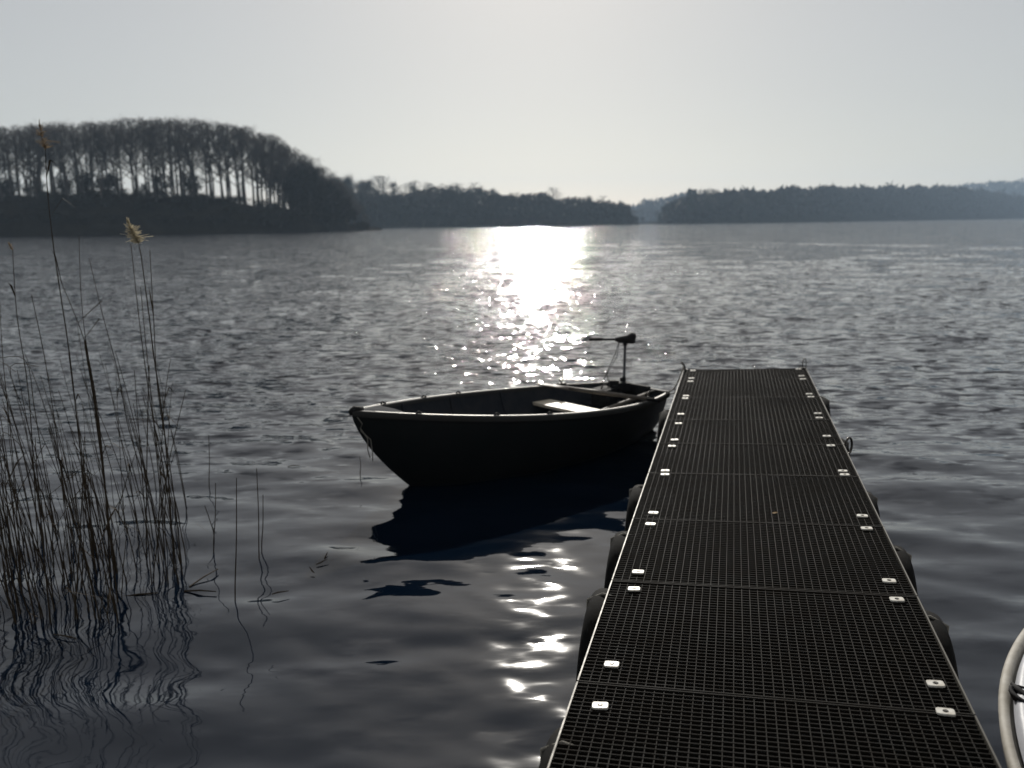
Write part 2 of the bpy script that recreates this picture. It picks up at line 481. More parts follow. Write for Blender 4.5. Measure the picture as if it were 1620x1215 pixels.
protos = {}
for k in range(6):
    protos['bare', k] = make_tree('bare_tree', grow_tree(100 + k, 20, .76 - .05 * (k % 2), .35 + .03 * (k % 3), .16 + .10 * (k % 3)), M_bark, M_twig)
for k in range(3):
    protos['fir', k] = make_tree('fir_tree', grow_conifer(200 + k, 20, .15 + .03 * k), M_bark, M_needle)
for k in range(3):
    protos['bush', k] = make_tree('bush', grow_bush(300 + k), M_bark, M_brush)
for k in range(3):
    protos['round', k] = make_tree('dense_tree', grow_round(400 + k), M_bark, M_brush)
used = set()


def plant(kind, x, y, z, h, label, cat, group, wide=1.0):
    k = random.randrange(6 if kind == 'bare' else 3)
    p = protos[kind, k]
    if (kind, k) in used: o = copy_tree(p)
    else: o = p; used.add((kind, k))
    s = h / (5. if kind == 'bush' else 20.)
    o.location = (x, y, z); o.scale = (s * wide, s * wide, s); o.rotation_euler = (0, 0, random.uniform(0, 6.28))
    tag(o, label, cat, group); return o


def interp(pts, x): return float(np.interp(x, [p[0] for p in pts], [p[1] for p in pts]))


def crest(pts, x, t):      # ground height t (0..1) of the way in from the shore
    hh = np.interp(x, [p[0] for p in pts], [p[2] for p in pts])
    pr = np.interp(t, [0, .06, .15, .3, .55, .8, 1], [.15, .5, .8, 1, 1, .8, -.3])
    return float(hh * pr)


def zpix(x, y, D):         # height that shows at picture row y from distance D
    return at_y(x, y, D).z


# headland at left: leggy bare trees with sky between the trunks
TOP_L = [(-400, 200), (0, 203), (60, 198), (180, 192), (260, 187), (340, 189), (400, 198), (440, 212), (480, 238), (520, 262), (545, 284), (570, 318), (590, 345)]
n_left = 0
for row, t in enumerate((.22, .34, .46, .58, .70)):
    x = -150 + row * 9
    while x < 590:
        D = interp(HEAD, x) + t * 38
        g = crest(HEAD, x, t)
        top = zpix(x, interp(TOP_L, x) + random.choice((0, 0, 2, 8)) + random.uniform(-3, 4), D)
        h = max(3., top - g)
        plant('bare', pxx(x, D), D, g - .2, h * 1.07, 'tall leafless tree standing among others on the headland ridge', 'bare tree', 'leafless trees on the headland ridge',
              .85 if h > 12 else 1.1)
        n_left += 1
        x += random.uniform(16, 29) * (1.2 if row in (0, 5) else 1.0) * (1 if x < 420 else .72)
# brushwood that closes the bank and the falling right end
x = -150
while x < 600:
    for t in (.04, .12, .22, .34):
        if random.random() < .86:
            D = interp(HEAD, x) + t * 38
            hb = random.uniform(2.4, 4.2) if x < 430 else random.uniform(3.5, 6.5)
            if x > 540: hb = random.uniform(1.8, 3.2)
            plant('bush', pxx(x + random.uniform(-8, 8), D), D, crest(HEAD, x, t) - hb * .35, hb, 'dark leafless bush on the steep bank of the headland', 'bush', 'bushes on the headland bank', 1.5)
    x += 26
for i in range(34):
    x = random.triangular(440, 575, 530); t = random.uniform(.1, .5); D = interp(HEAD, x) + t * 38
    g = crest(HEAD, x, t); top = zpix(x, interp(TOP_L, x) + random.uniform(2, 22) + max(0, 490 - x) * .8, D)
    plant('round', pxx(x, D), D, g - .2, max(3, top - g), 'dense dark tree on the falling end of the headland', 'tree', 'dense trees at the end of the headland', 1.2)
for i in range(40):
    x = random.triangular(-60, 450, 60); t = random.uniform(.3, .7); D = interp(HEAD, x) + t * 38
    plant(random.choice(('bare', 'bush')), pxx(x, D), D, crest(HEAD, x, t) - .3, random.uniform(3.5, 10), 'low sapling or bush between the trunks on the headland', 'sapling', 'saplings between the headland trunks', .7)

# middle shore
TOP_M = [(540, 276), (600, 273), (640, 286), (665, 282), (690, 292), (735, 284), (775, 291), (800, 300), (835, 303), (855, 313), (876, 297), (900, 312), (930, 304), (962, 310), (980, 316), (992, 330), (1006, 345)]
for row, t in enumerate((.08, .25, .42, .58)):
    x = 500 + row * 7
    while x < 1006:
        D = interp(MIDS, x) + t * 50; g = crest(MIDS, x, t)
        ev = random.random() < .42
        top = zpix(x, interp(TOP_M, x) + (random.uniform(0, 22) if row < 2 else random.choice((0, 0, 10)) + random.uniform(-4, 7)), D)
        h = max(4., top - g)
        if ev: plant('round', pxx(x, D), D, g - .2, h * .97, 'dense dark tree in the wood on the middle shore', 'tree', 'dense trees on the middle shore', 1.15)
        else: plant('bare', pxx(x, D), D, g - .2, h, 'leafless tree in the wood on the middle shore', 'bare tree', 'leafless trees on the middle shore', 1.1)
        x += random.uniform(16, 30)
x = 560
while x < 1004:
    for t in (.0, .10, .3):
        D = interp(MIDS, x) + t * 50
        plant('bush', pxx(x, D), D, crest(MIDS, x, t) - .4, random.uniform(3.5, 7), 'low bush along the waterline of the middle shore', 'bush', 'bushes on the middle shore', 1.5)
    x += random.uniform(20, 34)

# right shore: skyline of conifers and round crowns
TOP_R = [(1000, 350), (1034, 346), (1062, 328), (1080, 306), (1088, 298), (1120, 295), (1140, 303), (1210, 301), (1230, 306), (1290, 299), (1400, 294), (1500, 299), (1540, 304), (1575, 312), (1640, 324), (1800, 326)]
for row, t in enumerate((.05, .2, .36, .5)):
    x = 1042 + row * 5
    while x < 1660:
        D = interp(RIGHTS, x) + t * 120; g = crest(RIGHTS, x, t)
        jag = random.uniform(-3, 4) if x > 1240 else random.uniform(-1, 3)
        top = zpix(x, interp(TOP_R, x) + (jag if row > 1 else random.uniform(8, 26)), D)
        h = min(max(8., top - g), 50)
        if x > 1230 or random.random() < .45:
            plant('fir', pxx(x, D), D, g - .3, h, 'dark conifer in the hazy wood across the lake', 'conifer', 'conifers on the right shore', 1.5)
        else:
            plant('bare', pxx(x, D), D, g - .3, h, 'round crowned leafless tree in the hazy wood at right', 'bare tree', 'leafless trees on the right shore', 1.25)
        x += random.uniform(7, 13) * (1.6 if row < 2 else 1)


for i in range(34):
    x = random.uniform(988, 1080); D = interp(LOWR, x) + random.uniform(5, 50)
    top = zpix(x, interp([(985, 336), (1000, 330), (1030, 324), (1060, 316), (1085, 305)], x) + random.choice((0, 3, 10, 16)), D)
    plant(random.choice(('bare', 'round')), pxx(x, D), D, .5, max(6, top - .5), 'small hazy tree on the low shore between the two wooded banks', 'tree', 'trees on the low shore in the gap', 1.2)


def wood_mass(name, pts, depth, hmin, hmax, n, label, seed, x0, x1, tmin=0., tmax=.8, s0=2.2):
    rd = random.Random(seed); mb = MB()
    for i in range(n):
        x = rd.uniform(x0, x1); t = rd.uniform(tmin, tmax); D = interp(pts, x) + t * depth
        g = crest(pts, x, t); X = pxx(x, D); s = rd.uniform(.6, 1.5) * s0
        hh = hmin + (hmax - hmin) * (.5 + .5 * math.sin(X * .13 + seed) * math.cos(X * .041 + t * 9))
        z = g + rd.uniform(0, 1) ** .7 * hh
        c = Vector((X, D, z))
        mb.add([c + Vector((rd.gauss(0, s), rd.gauss(0, s), rd.gauss(0, s))) for _ in range(3)], [(0, 1, 2)])
    o = mb.build(name, M_brush); tag(o, label, 'wood', None, 'stuff'); return o


wood_mass('far_wood', RIGHTS, 120, 6, 13, 34000, 'continuous hazy wood covering the right hand hill', 5, 1052, 1780, s0=2.2)
wood_mass('far_wood', FARR, 260, 10, 20, 9000, 'faint wood on the distant ridge at right', 6, 1380, 1900, .1, .5, 2.6)
wood_mass('far_wood', GAPR, 200, 8, 18, 5000, 'pale hazy wood in the gap between the middle and right shores', 9, 900, 1200, .0, .5, 2.4)
wood_mass('far_wood', MIDS, 50, 7, 14, 15000, 'undergrowth beneath the trees of the middle shore', 8, 480, 995, .0, .5, 1.0)

# small dark marker far out on the water
bp = at_z(1316, 353.5, 0)
bu = empty('buoy', (bp.x, bp.y, 0)); tag(bu, 'tiny dark marker buoy far out in front of the right shore', 'buoy')
mb = MB(); mb.tube([(0, 0, -.3), (0, 0, -.1), (0, 0, .35), (0, 0, .55)], [.3, .55, .55, .3], 12); mb.build('float', M_buoy, bu, True)
mb = MB(); mb.tube([(0, 0, .5), (0, 0, 1.25)], [.07, .05], 8); mb.box(-.16, .16, -.16, .16, 1.25, 1.5); mb.build('top_mark', M_buoy, bu)

# ---------------------------------------------------------------- the jetty
JA = Vector((.0881, 2.0269, .57)); JD = Vector((.25873, .96595, 0)); JE = Vector((.96595, -.25873, .0508))
JW = 1.172


def J(u, v, ww=0.0): return JA + JE * u + JD * v + Vector((0, 0, ww))


jetty = empty('jetty', J(JW / 2, 3, -.57)); tag(jetty, 'long narrow floating jetty decked with black metal grating panels', 'jetty')
jroot = Vector(jetty.location)
def JL(u, v, ww=0.0): return J(u, v, ww) - jroot


seams = [-3.75, -2.95, -2.10, -1.25, -.40, .45, 1.25, 2.01, 2.806, 3.50, 4.20, 5.02, 5.83, 6.41]
for a, b in zip(seams[:-1], seams[1:]):
    g = .004; mb = MB()
    _o1, _o2 = random.uniform(-.0022, .0012), random.uniform(-.0022, .0012)
    JP = lambda u, v, q=0., a=a, b=b, o1=_o1, o2=_o2: JL(u, v, q + o1 + (o2 - o1) * (v - a) / (b - a) + .0018 * math.sin(u * 9 + a * 3) * math.sin((v - a) * 7))
    nl = 38
    for i in range(1, nl):
        u = .008 + (JW - .016) * i / nl
        mb.box(u - .0012, u + .0012, a + g + .002, b - g - .002, -.0305, -.0005, JP)
    nt_ = int((b - a) / .0222)
    for i in range(1, nt_):
        v = a + g + (b - a - 2 * g) * i / nt_
        mb.box(.006, JW - .006, v - .0013, v + .0013, -.0270, 0.0, JP)
    mb.box(.003, JW - .003, a + g, a + g + .004, -.033, .0012, JL)
    mb.box(.003, JW - .003, b - g - .004, b - g, -.033, .0012, JL)
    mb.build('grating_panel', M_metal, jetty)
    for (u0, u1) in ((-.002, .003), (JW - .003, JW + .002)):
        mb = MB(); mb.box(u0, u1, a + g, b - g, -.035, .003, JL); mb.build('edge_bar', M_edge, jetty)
# cross beams under every seam and side beams
for s in seams:
    mb = MB(); mb.box(.02, JW - .02, s - .045, s + .045, -.155, -.036, JL); mb.build('cross_beam', M_beam, jetty)
for u in (.06, JW - .12):
    mb = MB(); mb.box(u, u + .06, seams[0] - .03, seams[-1] + .01, -.30, -.157, JL); mb.build('side_beam', M_beam, jetty)
mb = MB(); mb.box(.0, JW, seams[-1] + .012, seams[-1] + .045, -.30, -.012, JL); mb.build('end_board', M_beam, jetty)
for k in range(5):
    a = seams[0] + .15 + k * 2.02
    mb = MB(); mb.box(.08, JW - .08, a, a + 1.86, -.72, -.302, JL); mb.build('float', M_float, jetty, bevel=.05)


# clamp plates with bolts near each seam, both sides
def plate():
    mb = MB(); n = 24; prof = []
    a, b = .0255, .0175
    for k in range(n):      # rounded rectangle outline
        t = 2 * math.pi * k / n; c, s = math.cos(t), math.sin(t)
        prof.append((a * math.copysign(abs(c) ** .35, c), b * math.copysign(abs(s) ** .35, s)))
    rows = []
    for sc, z in ((1, .0), (1, .0045), (.93, .0062), (.32, .0060), (.30, .0022), (.01, .0021)):
        rows.append([(x * sc, y * sc, z) for x, y in prof])
    # the hole in the middle is round
    for i in (3, 4, 5):
        sc = (.0085, .0082, .0004)[i - 3]
        rows[i] = [(math.cos(2 * math.pi * k / n) * sc, math.sin(2 * math.pi * k / n) * sc, rows[i][0][2]) for k in range(n)]
    mb.grid(rows, True); return mb


pl0 = plate().build('clamp_plate', M_plate, jetty)
mbb = MB(); mbb.tube([(0, 0, .0022), (0, 0, .0075)], [.0052, .0050], 6); bolt0 = mbb.build('bolt', M_bolt, pl0)
pv = [(.317, .567), (1.17, 1.341), (1.926, 2.092), (2.767, 2.845), (3.413, 3.581), (4.06, 4.373), (4.97, 5.076), (5.747, 5.909), (6.33, None), (-.27, -.53), (-1.12, -1.38)]
pvr = [(.45, .605), (1.205, 1.376), (1.967, 2.14), (2.826, 2.899), (3.462, 3.707), (4.245, 4.391), (5.0, 5.12), (5.80, 5.96), (6.33, None), (-.22, -.48), (-1.10, -1.35)]
first = True
ang_e = math.atan2(JE.y, JE.x)
for u, lst in ((.098, pv), (1.097, pvr)):
    for pr in lst:
        for v in pr:
            if v is None: continue
            o = pl0 if first else copy_tree(pl0, jetty); first = False
            o.location = JL(u + random.uniform(-.004, .004), v, .0015)
            o.rotation_euler = (0, -math.atan(.0508), ang_e + random.uniform(-.11, .11))

# mooring hooks at the far corners and ring on the right side
def hook(u, v, pts, name, label, r=.009):
    e = empty(name, J(u, v, 0)); tag(e, label, 'mooring hook')
    mb = MB(); mb.tube(pts, r, 8); mb.build('bent_bar', M_edge if False else M_bolt, e, True)
    mb = MB(); mb.box(-.03, .03, -.02, .02, .0, .008); mb.build('foot', M_bolt, e); return e


hook(.012, 6.40, [(0, 0, 0), (0, 0, .03), (-.015, 0, .055), (-.035, 0, .075), (-.045, 0, .07)], 'mooring_hook', 'short bent mooring hook at the far left corner of the jetty', .011)
hook(JW - .03, 6.40, [(0, 0, 0), (-.006, 0, .05), (.0, 0, .085), (.012, 0, .1), (.024, 0, .085), (.03, 0, .05), (.028, 0, 0)], 'mooring_eye', 'tall narrow metal mooring eye at the far right corner of the jetty', .0045)
e = empty('mooring_ring', J(JW + .02, 3.62, -.04)); tag(e, 'round mooring ring hanging off the right side of the jetty', 'mooring ring')
mb = MB(); mb.tube([(.03 + .03 * math.cos(t), .02 * math.cos(t), .0 + .055 * math.sin(t)) for t in np.linspace(0, 2 * math.pi, 25)], .008, 8, False); mb.build('ring', M_bolt, e, True)
mb = MB(); mb.box(-.02, .0, -.02, .02, -.02, .02); mb.build('bracket', M_bolt, e)


# tyres hung as fenders
def tyre(u, v, ww, R, wid, label, side, tilt=0):
    e = empty('tyre_fender', J(u, v, ww)); tag(e, label, 'tyre', 'tyres hung along the jetty')
    mb = MB(); prof = []
    for t in np.linspace(0, 2 * math.pi, 29)[:-1]:
        c, s = math.cos(t), math.sin(t)
        prof.append((wid / 2 * math.copysign(abs(s) ** .62, s), R - .075 + .075 * math.copysign(abs(c) ** .7, c)))
    rows = []
    for a in np.linspace(0, 2 * math.pi, 57)[:-1]:
        tread = .004 if int(a * 56 / 6.2832 + .5) % 2 else 0
        rows.append([(p[0], (p[1] - (tread if p[1] > R - .01 else 0)) * math.cos(a), (p[1] - (tread if p[1] > R - .01 else 0)) * math.sin(a)) for p in prof])
    rows.append(rows[0]); mb.grid(rows, True)
    e.rotation_euler = (0, tilt, -math.atan2(JD.x, JD.y))
    mb.build('carcass', M_tyre, e, True)
    mb = MB(); s = -side
    mb.tube([(s * (wid / 2 + .01), 0, R * .98), (s * wid * .3, 0, R + .002), (0, .01, R + .004), (wid * .5 * -s, 0, R * .93), (wid * .5 * -s, 0, R * .7)], .006, 6)
    mb.build('hanging_rope', M_rope, e, True)


tw = .12
for v, lab in ((.12, 'nearest tyre on the left side of the jetty, mostly cut by the deck'), (1.12, 'tall tyre fender second from the viewer on the left side'),
               (1.80, 'dark tyre fender third from the viewer on the left side'), (2.56, 'tyre fender fourth on the left side, near the boat reflection'), (4.55, 'tyre fender between the rowing boat stern and the jetty')):
    tyre(-tw / 2 + (.04 if v > .5 else .075), v, -.34, .33, tw, lab, -1)
for v, lab in ((-.05, 'nearest tyre on the right side beside the white boat'), (1.16, 'big black tyre second from the viewer on the right side'),
               (1.84, 'big black tyre third from the viewer on the right side'), (2.75, 'tyre on the right side showing only its top beside the sixth panel'),
               (3.95, 'tyre just beyond the mooring ring on the right side'), (5.2, 'farthest tyre on the right side near the jetty end')):
    tyre(JW + tw / 2 - .028, v, -.385 if v < 2.5 or v > 4.5 else -.42, .34, tw, lab, 1)

# fallen leaf on the deck
lp = at_z(1226, 813, .60)
mb = MB(); mb.grid([[(-.02, -.012, .004), (-.021, 0, .001), (-.018, .012, .006)], [(0, -.016, .008), (0, 0, .003), (.002, .015, .010)], [(.02, -.005, .012), (.024, 0, .006), (.021, .006, .012)]])
lf = mb.build('leaf', principled('dry_leaf', (.30, .20, .09), .7), None); lf.location = (lp.x, lp.y, lp.z + .002); lf.scale = (.6, .6, .6); tag(lf, 'small curled dry leaf lying on the jetty grating', 'leaf')


# ---------------------------------------------------------------- rowing boat
class Hull:
    def __init__(s, L, B, T, hb, hm, hs, keel, wl, tmax=.62, pw=2.1, rake=1.6):
        s.__dict__.update(L=L, B=B, T=T, hb=hb, hm=hm, hs=hs, keel=keel, wl=wl, tmax=tmax, pw=pw, rake=rake)
    def half(s, t):
        if t < s.tmax: return s.B / 2 * (1 - (1 - t / s.tmax) ** s.pw)
        return s.B / 2 - (s.B / 2 - s.T / 2) * ((t - s.tmax) / (1 - s.tmax)) ** 2
    def sheer(s, t): return s.hb * (1 - t) ** 2 + (1 - (1 - t) ** 2 - t ** 2) * s.hm + s.hs * t * t
    def pt(s, t, q, inset=0., floor=None, zlift=0.):   # q 0 at rail .. 1 at keel
        w = max(0, s.half(t) - inset); zs = s.sheer(t); zk = s.keel * min(1, (t / .18 + .25)) if floor is None else floor
        zk = zk if floor is not None else s.keel * (.35 + .65 * min(1, t / .25)) + .10 * max(0, (t - .75) / .25)
        a = q * math.pi / 2
        full = .62 + .30 * min(1, t / .5)               # veed bow, full midship
        y = w * max(0, math.cos(a)) ** (1.15 - .75 * full)
        z = zs - (zs - zk) * math.sin(a) ** (1.5 if t > .3 else 1.1 + t * 1.3)
        x = t * s.L
        hz = max(0, min(1, (zs - z) / max(1e-6, (zs - s.keel))))
        x += (1 - t) ** 5 * s.wl * 1.34 * hz ** 1.5 + inset * .6 * (1 - t) ** 3
        x -= (t ** 6) * .10 * hz                         # raked transom
        return (x, y, z + zlift)


def hull_rows(h, inset=0, floor=None, ts=None, nq=14, top=0.0):
    ts = ts if ts is not None else [1 - (1 - i / 34) ** 1.0 for i in range(35)]
    rows = []
    for t in ts:
        side = [h.pt(t, q / nq, inset, floor) for q in range(nq + 1)]
        rows.append([(x, -y, z) for x, y, z in side] + [(x, y, z) for x, y, z in side[::-1][1:]])
    return rows


BH = Hull(3.38, 1.30, .72, .69, .445, .385, -.14, .50)
boat = empty('rowing_boat', (-1.193, 5.93, 0), .741 - 0)
tag(boat, 'dark open rowing boat lying off the left side of the jetty, bow to the left', 'rowing boat')
rows = hull_rows(BH)
mb = MB(); mb.grid(rows[::-1]); n_ = len(rows[-1])
mb.add(rows[-1], [tuple(range(n_))])
mb.build('hull', M_hull, boat, True)
ts_in = [.035 + .955 * i / 34 for i in range(35)]
rows_i = hull_rows(BH, .028, .075, ts_in)
mb = MB(); mb.grid(rows_i); mb.add(rows_i[-1], [tuple(range(len(rows_i[-1])))[::-1]])
mb.build('liner', M_liner, boat, True)


def rail_pts(h, side, dy=0., dz=0., t0=0., t1=1., n=44):
    out = []
    for i in range(n + 1):
        t = t0 + (t1 - t0) * i / n; x, y, z = h.pt(t, 0)
        out.append((x, side * (y + dy), z + dz))
    return out


for side in (-1, 1):       # capping that bridges hull and liner
    rows = []
    for i in range(51):
        t = i / 50; x, y, z = BH.pt(t, 0); yi = max(0, y - .032)
        rows.append([(x - .004, side * (y + .022), z - .030), (x - .004, side * (y + .024), z + .004), (x, side * (y + .012), z + .016), (x + .01, side * (yi + .01), z + .016), (x + .01, side * yi, z + .004), (x + .01, side * yi, z - .02)])
    mb = MB(); mb.grid(rows, False); gw = mb.build('gunwale', M_rail, boat, True)
    mb = MB(); rows = []
    for i in range(47):
        t = .045 + .94 * i / 46; x, y, z = BH.pt(t, 0)
        rows.append([(x, side * (y - dy_), z + dz_) for dy_, dz_ in ((-.007, .014), (-.006, .0185), (.010, .0195), (.011, .015))])
    mb.grid(rows); mb.build('alloy_strip', M_strip, gw, True)
# bow piece, breasthook, transom board
mb = MB(); bx = []
for t in (.0, .03, .07, .11): bx.append(BH.pt(t, 0))
mb.grid([[(x + .01, -max(.001, y - .02), z + .011), (x + .01, 0, z + .018), (x + .01, max(.001, y - .02), z + .011)] for x, y, z in bx])
mb.build('breasthook', M_liner, boat)
mb = MB(); mb.tube([(-.012, 0, .685), (.03, 0, .70), (.1, 0, .70)], [.02, .034, .02], 10); mb.build('bow_fitting', M_black, boat, True)
xt = BH.L
mb = MB(); mb.box(xt - .035, xt + .008, -.37, .37, .37, .41); mb.build('transom_cap', M_rail, boat, bevel=.006)
mb = MB(); mb.box(xt - .075, xt - .036, -.17, .17, .20, .435); mb.build('motor_pad', M_thwart if False else M_black, boat, bevel=.006)
# thwarts
def thwart(t0, t1, z, mat, name='thwart'):
    mb = MB(); rows = []
    for i in range(7):
        t = t0 + (t1 - t0) * i / 6; y = min((abs(BH.pt(t, q / 40)[1]) for q in range(41) if BH.pt(t, q / 40)[2] > z - .03), default=.1) - .035; y = max(y, .02)
        rows.append([(t * BH.L, -y, z), (t * BH.L, y, z)])
    lo = [[(x, y, zz - .028) for x, y, zz in r] for r in rows]
    for r, l in zip(rows, lo): pass
    mb.grid(rows); mb.grid(lo[::-1])
    mb.grid([[r[0] for r in rows], [l[0] for l in lo]]); mb.grid([[l[1] for l in lo], [r[1] for r in rows]])
    mb.add([rows[0][0], rows[0][1], lo[0][1], lo[0][0]], [(0, 1, 2, 3)]); mb.add([rows[-1][0], rows[-1][1], lo[-1][1], lo[-1][0]], [(3, 2, 1, 0)])
    return mb.build(name, mat, boat)


thwart(.712, .778, .305, M_thwart, 'thwart')
thwart(.88, .985, .24, M_liner, 'stern_seat')
thwart(.25, .34, .33, M_liner, 'bow_seat')
for t in (.2, .4, .6):   # frames inside
    mb = MB(); pts = [BH.pt(t, q / 12, .03, .08) for q in range(13)]
    pts = [(x, -y, z) for x, y, z in pts] + [(x, y, z) for x, y, z in pts[::-1][1:]]
    mb.tube(pts, .012, 6); mb.build('rib', M_liner, boat, True)
# rowlocks
def rowlock(t, side):
    x, y, z = BH.pt(t, 0); y = side * (y - .012)
    e = MB(); e.box(x - .05, x + .05, y - .022, y + .022, z + .016, z + .034)
    e.tube([(x, y, z + .03), (x, y, z + .05)], .009, 8)
    e.tube([(x + .024 * math.cos(a), y, z + .075 + .024 * math.sin(a)) for a in np.linspace(math.pi * .68, math.pi * 2.32, 14)], .007, 6)
    return e.build('rowlock', M_bolt, boat, True)


for t in (.83,):
    for s in (-1, 1): rowlock(t, s)
for t in (.13, .30, .44):   # small rail knobs
    for s in (-1, 1):
        x, y, z = BH.pt(t, 0); mb = MB()
        mb.tube([(x - .03, s * (y - .01), z + .018), (x, s * (y - .01), z + .033), (x + .03, s * (y - .01), z + .018)], [.006, .010, .006], 6)
        mb.build('fairlead', M_black, boat, True)
# loose line ends hanging at the bow
mb = MB()
mb.tube([(.06, -.02, .56), (.10, -.05, .48), (.09, -.06, .40), (.11, -.055, .33)], .004, 6)
mb.tube([(.06, .0, .55), (.12, -.06, .47), (.125, -.07, .36), (.13, -.06, .30)], .0035, 6)
mb.tube([(.02, -.03, .67), (.06, -.05, .6), (.06, -.02, .56)], .0035, 6)
o = mb.build('bow_line', M_rope, boat, True)

bm_world = Matrix.Translation(boat.location) @ Matrix.Rotation(.741, 4, 'Z')
def BW(x, y, z): return bm_world @ Vector((x, y, z))


# oar lying across from the near rowlock to the far rail

def make_oar(p0, p1, label, bladefirst=True):
    p0 = Vector(p0); p1 = Vector(p1); L = (p1 - p0).length
    e = empty('oar', p0); tag(e, label, 'oar', 'oars of the rowing boat')
    q = (p1 - p0).to_track_quat('X', 'Z'); e.rotation_mode = 'QUATERNION'; e.rotation_quaternion = q
    mb = MB(); mb.tube([(0.30, 0, 0), (L * .5, 0, 0), (L - .12, 0, 0)], [.017, .021, .019], 10); mb.build('shaft', M_oar, e, True)
    mb = MB(); mb.tube([(0, 0, 0), (.05, 0, 0), (.2, 0, 0), (.34, 0, 0)], [.006, .011, .011, .014], 12, True, 4.5); mb.build('blade', M_oar, e, True)
    mb = MB(); mb.tube([(L - .121, 0, 0), (L - .06, 0, 0), (L, 0, 0)], [.014, .017, .015], 10); mb.build('handle', M_black, e, True)
    return e


far_pt = at_y(848, 607, 7.75); near_pt = BW(2.74, -.56, .46)
make_oar(far_pt, near_pt + (near_pt - far_pt).normalized() * .15, 'dark oar lying across the rowing boat with its end up over the far rail')
make_oar(BW(1.75, -.44, .34), BW(3.15, -.36, .44), 'second oar lying along the near rail towards the stern')
mb = MB(); mb.box(-.11, .11, -.09, .09, 0, .15); mb.box(-.115, .115, -.095, .095, .15, .165); mb.tube([(-.07, 0, .166), (-.04, 0, .2), (.04, 0, .2), (.07, 0, .166)], .008, 6)
bt = mb.build('battery_box', M_black, None, bevel=.004); bt.location = BW(3.05, .18, .245); bt.rotation_euler = (0, 0, .9); tag(bt, 'black battery box on the stern seat beside the motor', 'battery box')

# ---------------------------------------------------------------- electric outboard
mp = BW(3.36, .02, 0)
mot = empty('outboard_motor', (mp.x, mp.y, .40)); tag(mot, 'black electric outboard with upright shaft clamped to the rowing boat stern', 'outboard motor')
ty = mp.y
hp = at_y(989, 541, ty) - Vector(mot.location); bp_ = at_y(987, 612, ty) - Vector(mot.location)
mb = MB(); mb.tube([(bp_.x - .02, 0, -.75), (bp_.x, 0, bp_.z), (hp.x, 0, hp.z)], .014, 12); mb.build('shaft', M_shaft, mot, True)
mb = MB(); mb.tube([(bp_.x - .06, 0, -.75), (bp_.x - .02, 0, -.75), (bp_.x + .16, 0, -.75), (bp_.x + .2, 0, -.75)], [.02, .045, .045, .02], 12)
for a in (0, 2.1, 4.2): mb.box(-.004, .004, -.016, .016, 0, .11, lambda x, y, z, a=a: (bp_.x + .215 + x, y * math.cos(a) + z * math.sin(a), -.75 + z * math.cos(a) - y * math.sin(a)))
mb.build('drive_unit', M_black, mot, True)
hc = at_y(1000, 535, ty) - Vector(mot.location)
mb = MB(); mb.tube([(hc.x + .035, 0, hc.z), (hc.x + .028, 0, hc.z + .002), (hc.x, 0, hc.z), (hc.x - .05, 0, hc.z - .012), (hc.x - .12, 0, hc.z - .014), (hc.x - .17, 0, hc.z - .012)], [.028, .052, .060, .042, .033, .018], 14)
mb.tube([(hp.x, 0, hp.z - .035), (hp.x, 0, hp.z + .03)], [.018, .036], 12)
mb.build('motor_head', M_black, mot, True)
t0 = at_y(932, 537, ty) - Vector(mot.location)
mb = MB(); mb.tube([(hc.x - .165, 0, hc.z - .012), (t0.x + .14, 0, t0.z), (t0.x + .13, 0, t0.z), (t0.x, 0, t0.z)], [.011, .011, .016, .015], 10); mb.build('tiller', M_black, mot, True)
c0 = BW(3.33, 0, 0) - Vector(mot.location)
mb = MB()
bx0 = bp_.x
mb.tube([(bx0, 0, -.05), (bx0, 0, .055)], .028, 12)
mb.tube([(bx0, 0, .06), (bx0, 0, .11)], [.02, .018], 12)
mb.box(bx0 - .055, bx0 + .06, -.06, .05, -.03, .05); mb.box(bx0 - .15, bx0 - .056, -.05, .04, -.05, .075)
mb.box(bx0 - .04, bx0 - .01, -.02, .02, .06, .10)
mb.tube([(bx0 - .11, -.05, .02), (bx0 - .11, -.09, .02)], .012, 8); mb.tube([(bx0 - .08, -.091, .02), (bx0 - .14, -.091, .02)], .009, 8)
mb.build('clamp_bracket', M_black, mot, bevel=.006)
c1 = at_y(979, 541, ty) - Vector(mot.location); c2 = at_y(965, 578, ty) - Vector(mot.location); c3 = at_y(957, 597, ty) - Vector(mot.location); c4 = at_y(949, 612, ty) - Vector(mot.location)
mb = MB(); mb.tube([c1, (c1 + c2) * .5 + Vector((.006, 0, -.01)), c2, c3, c4], .0035, 6)
mb.tube([c1 + Vector((.004, 0, 0)), (c1 + c2) * .5 + Vector((.03, 0, -.02)), c3 + Vector((.02, 0, .03)), at_y(963, 606, ty) - Vector(mot.location)], .003, 6)
mb.build('cable', M_black, mot, True)

# mooring rope from jetty hook to the stern
ra = J(.0, 6.39, .045); rb = BW(3.26, -.42, .43)
mb = MB(); pts = []
for i in range(17):
    t = i / 16; p = ra.lerp(rb, t); p.z -= .16 * 4 * t * (1 - t) * .55; pts.append(p)
pts2 = [p + Vector((.02 * math.sin(i * .8), .0, -.035 * math.sin(i / 16 * math.pi))) for i, p in enumerate(pts)]
mb.tube(pts, .007, 6); mb.tube(pts2, .006, 6)
o = mb.build('mooring_rope', M_rope, None, True); tag(o, 'slack doubled mooring rope from the jetty corner to the boat stern', 'rope')

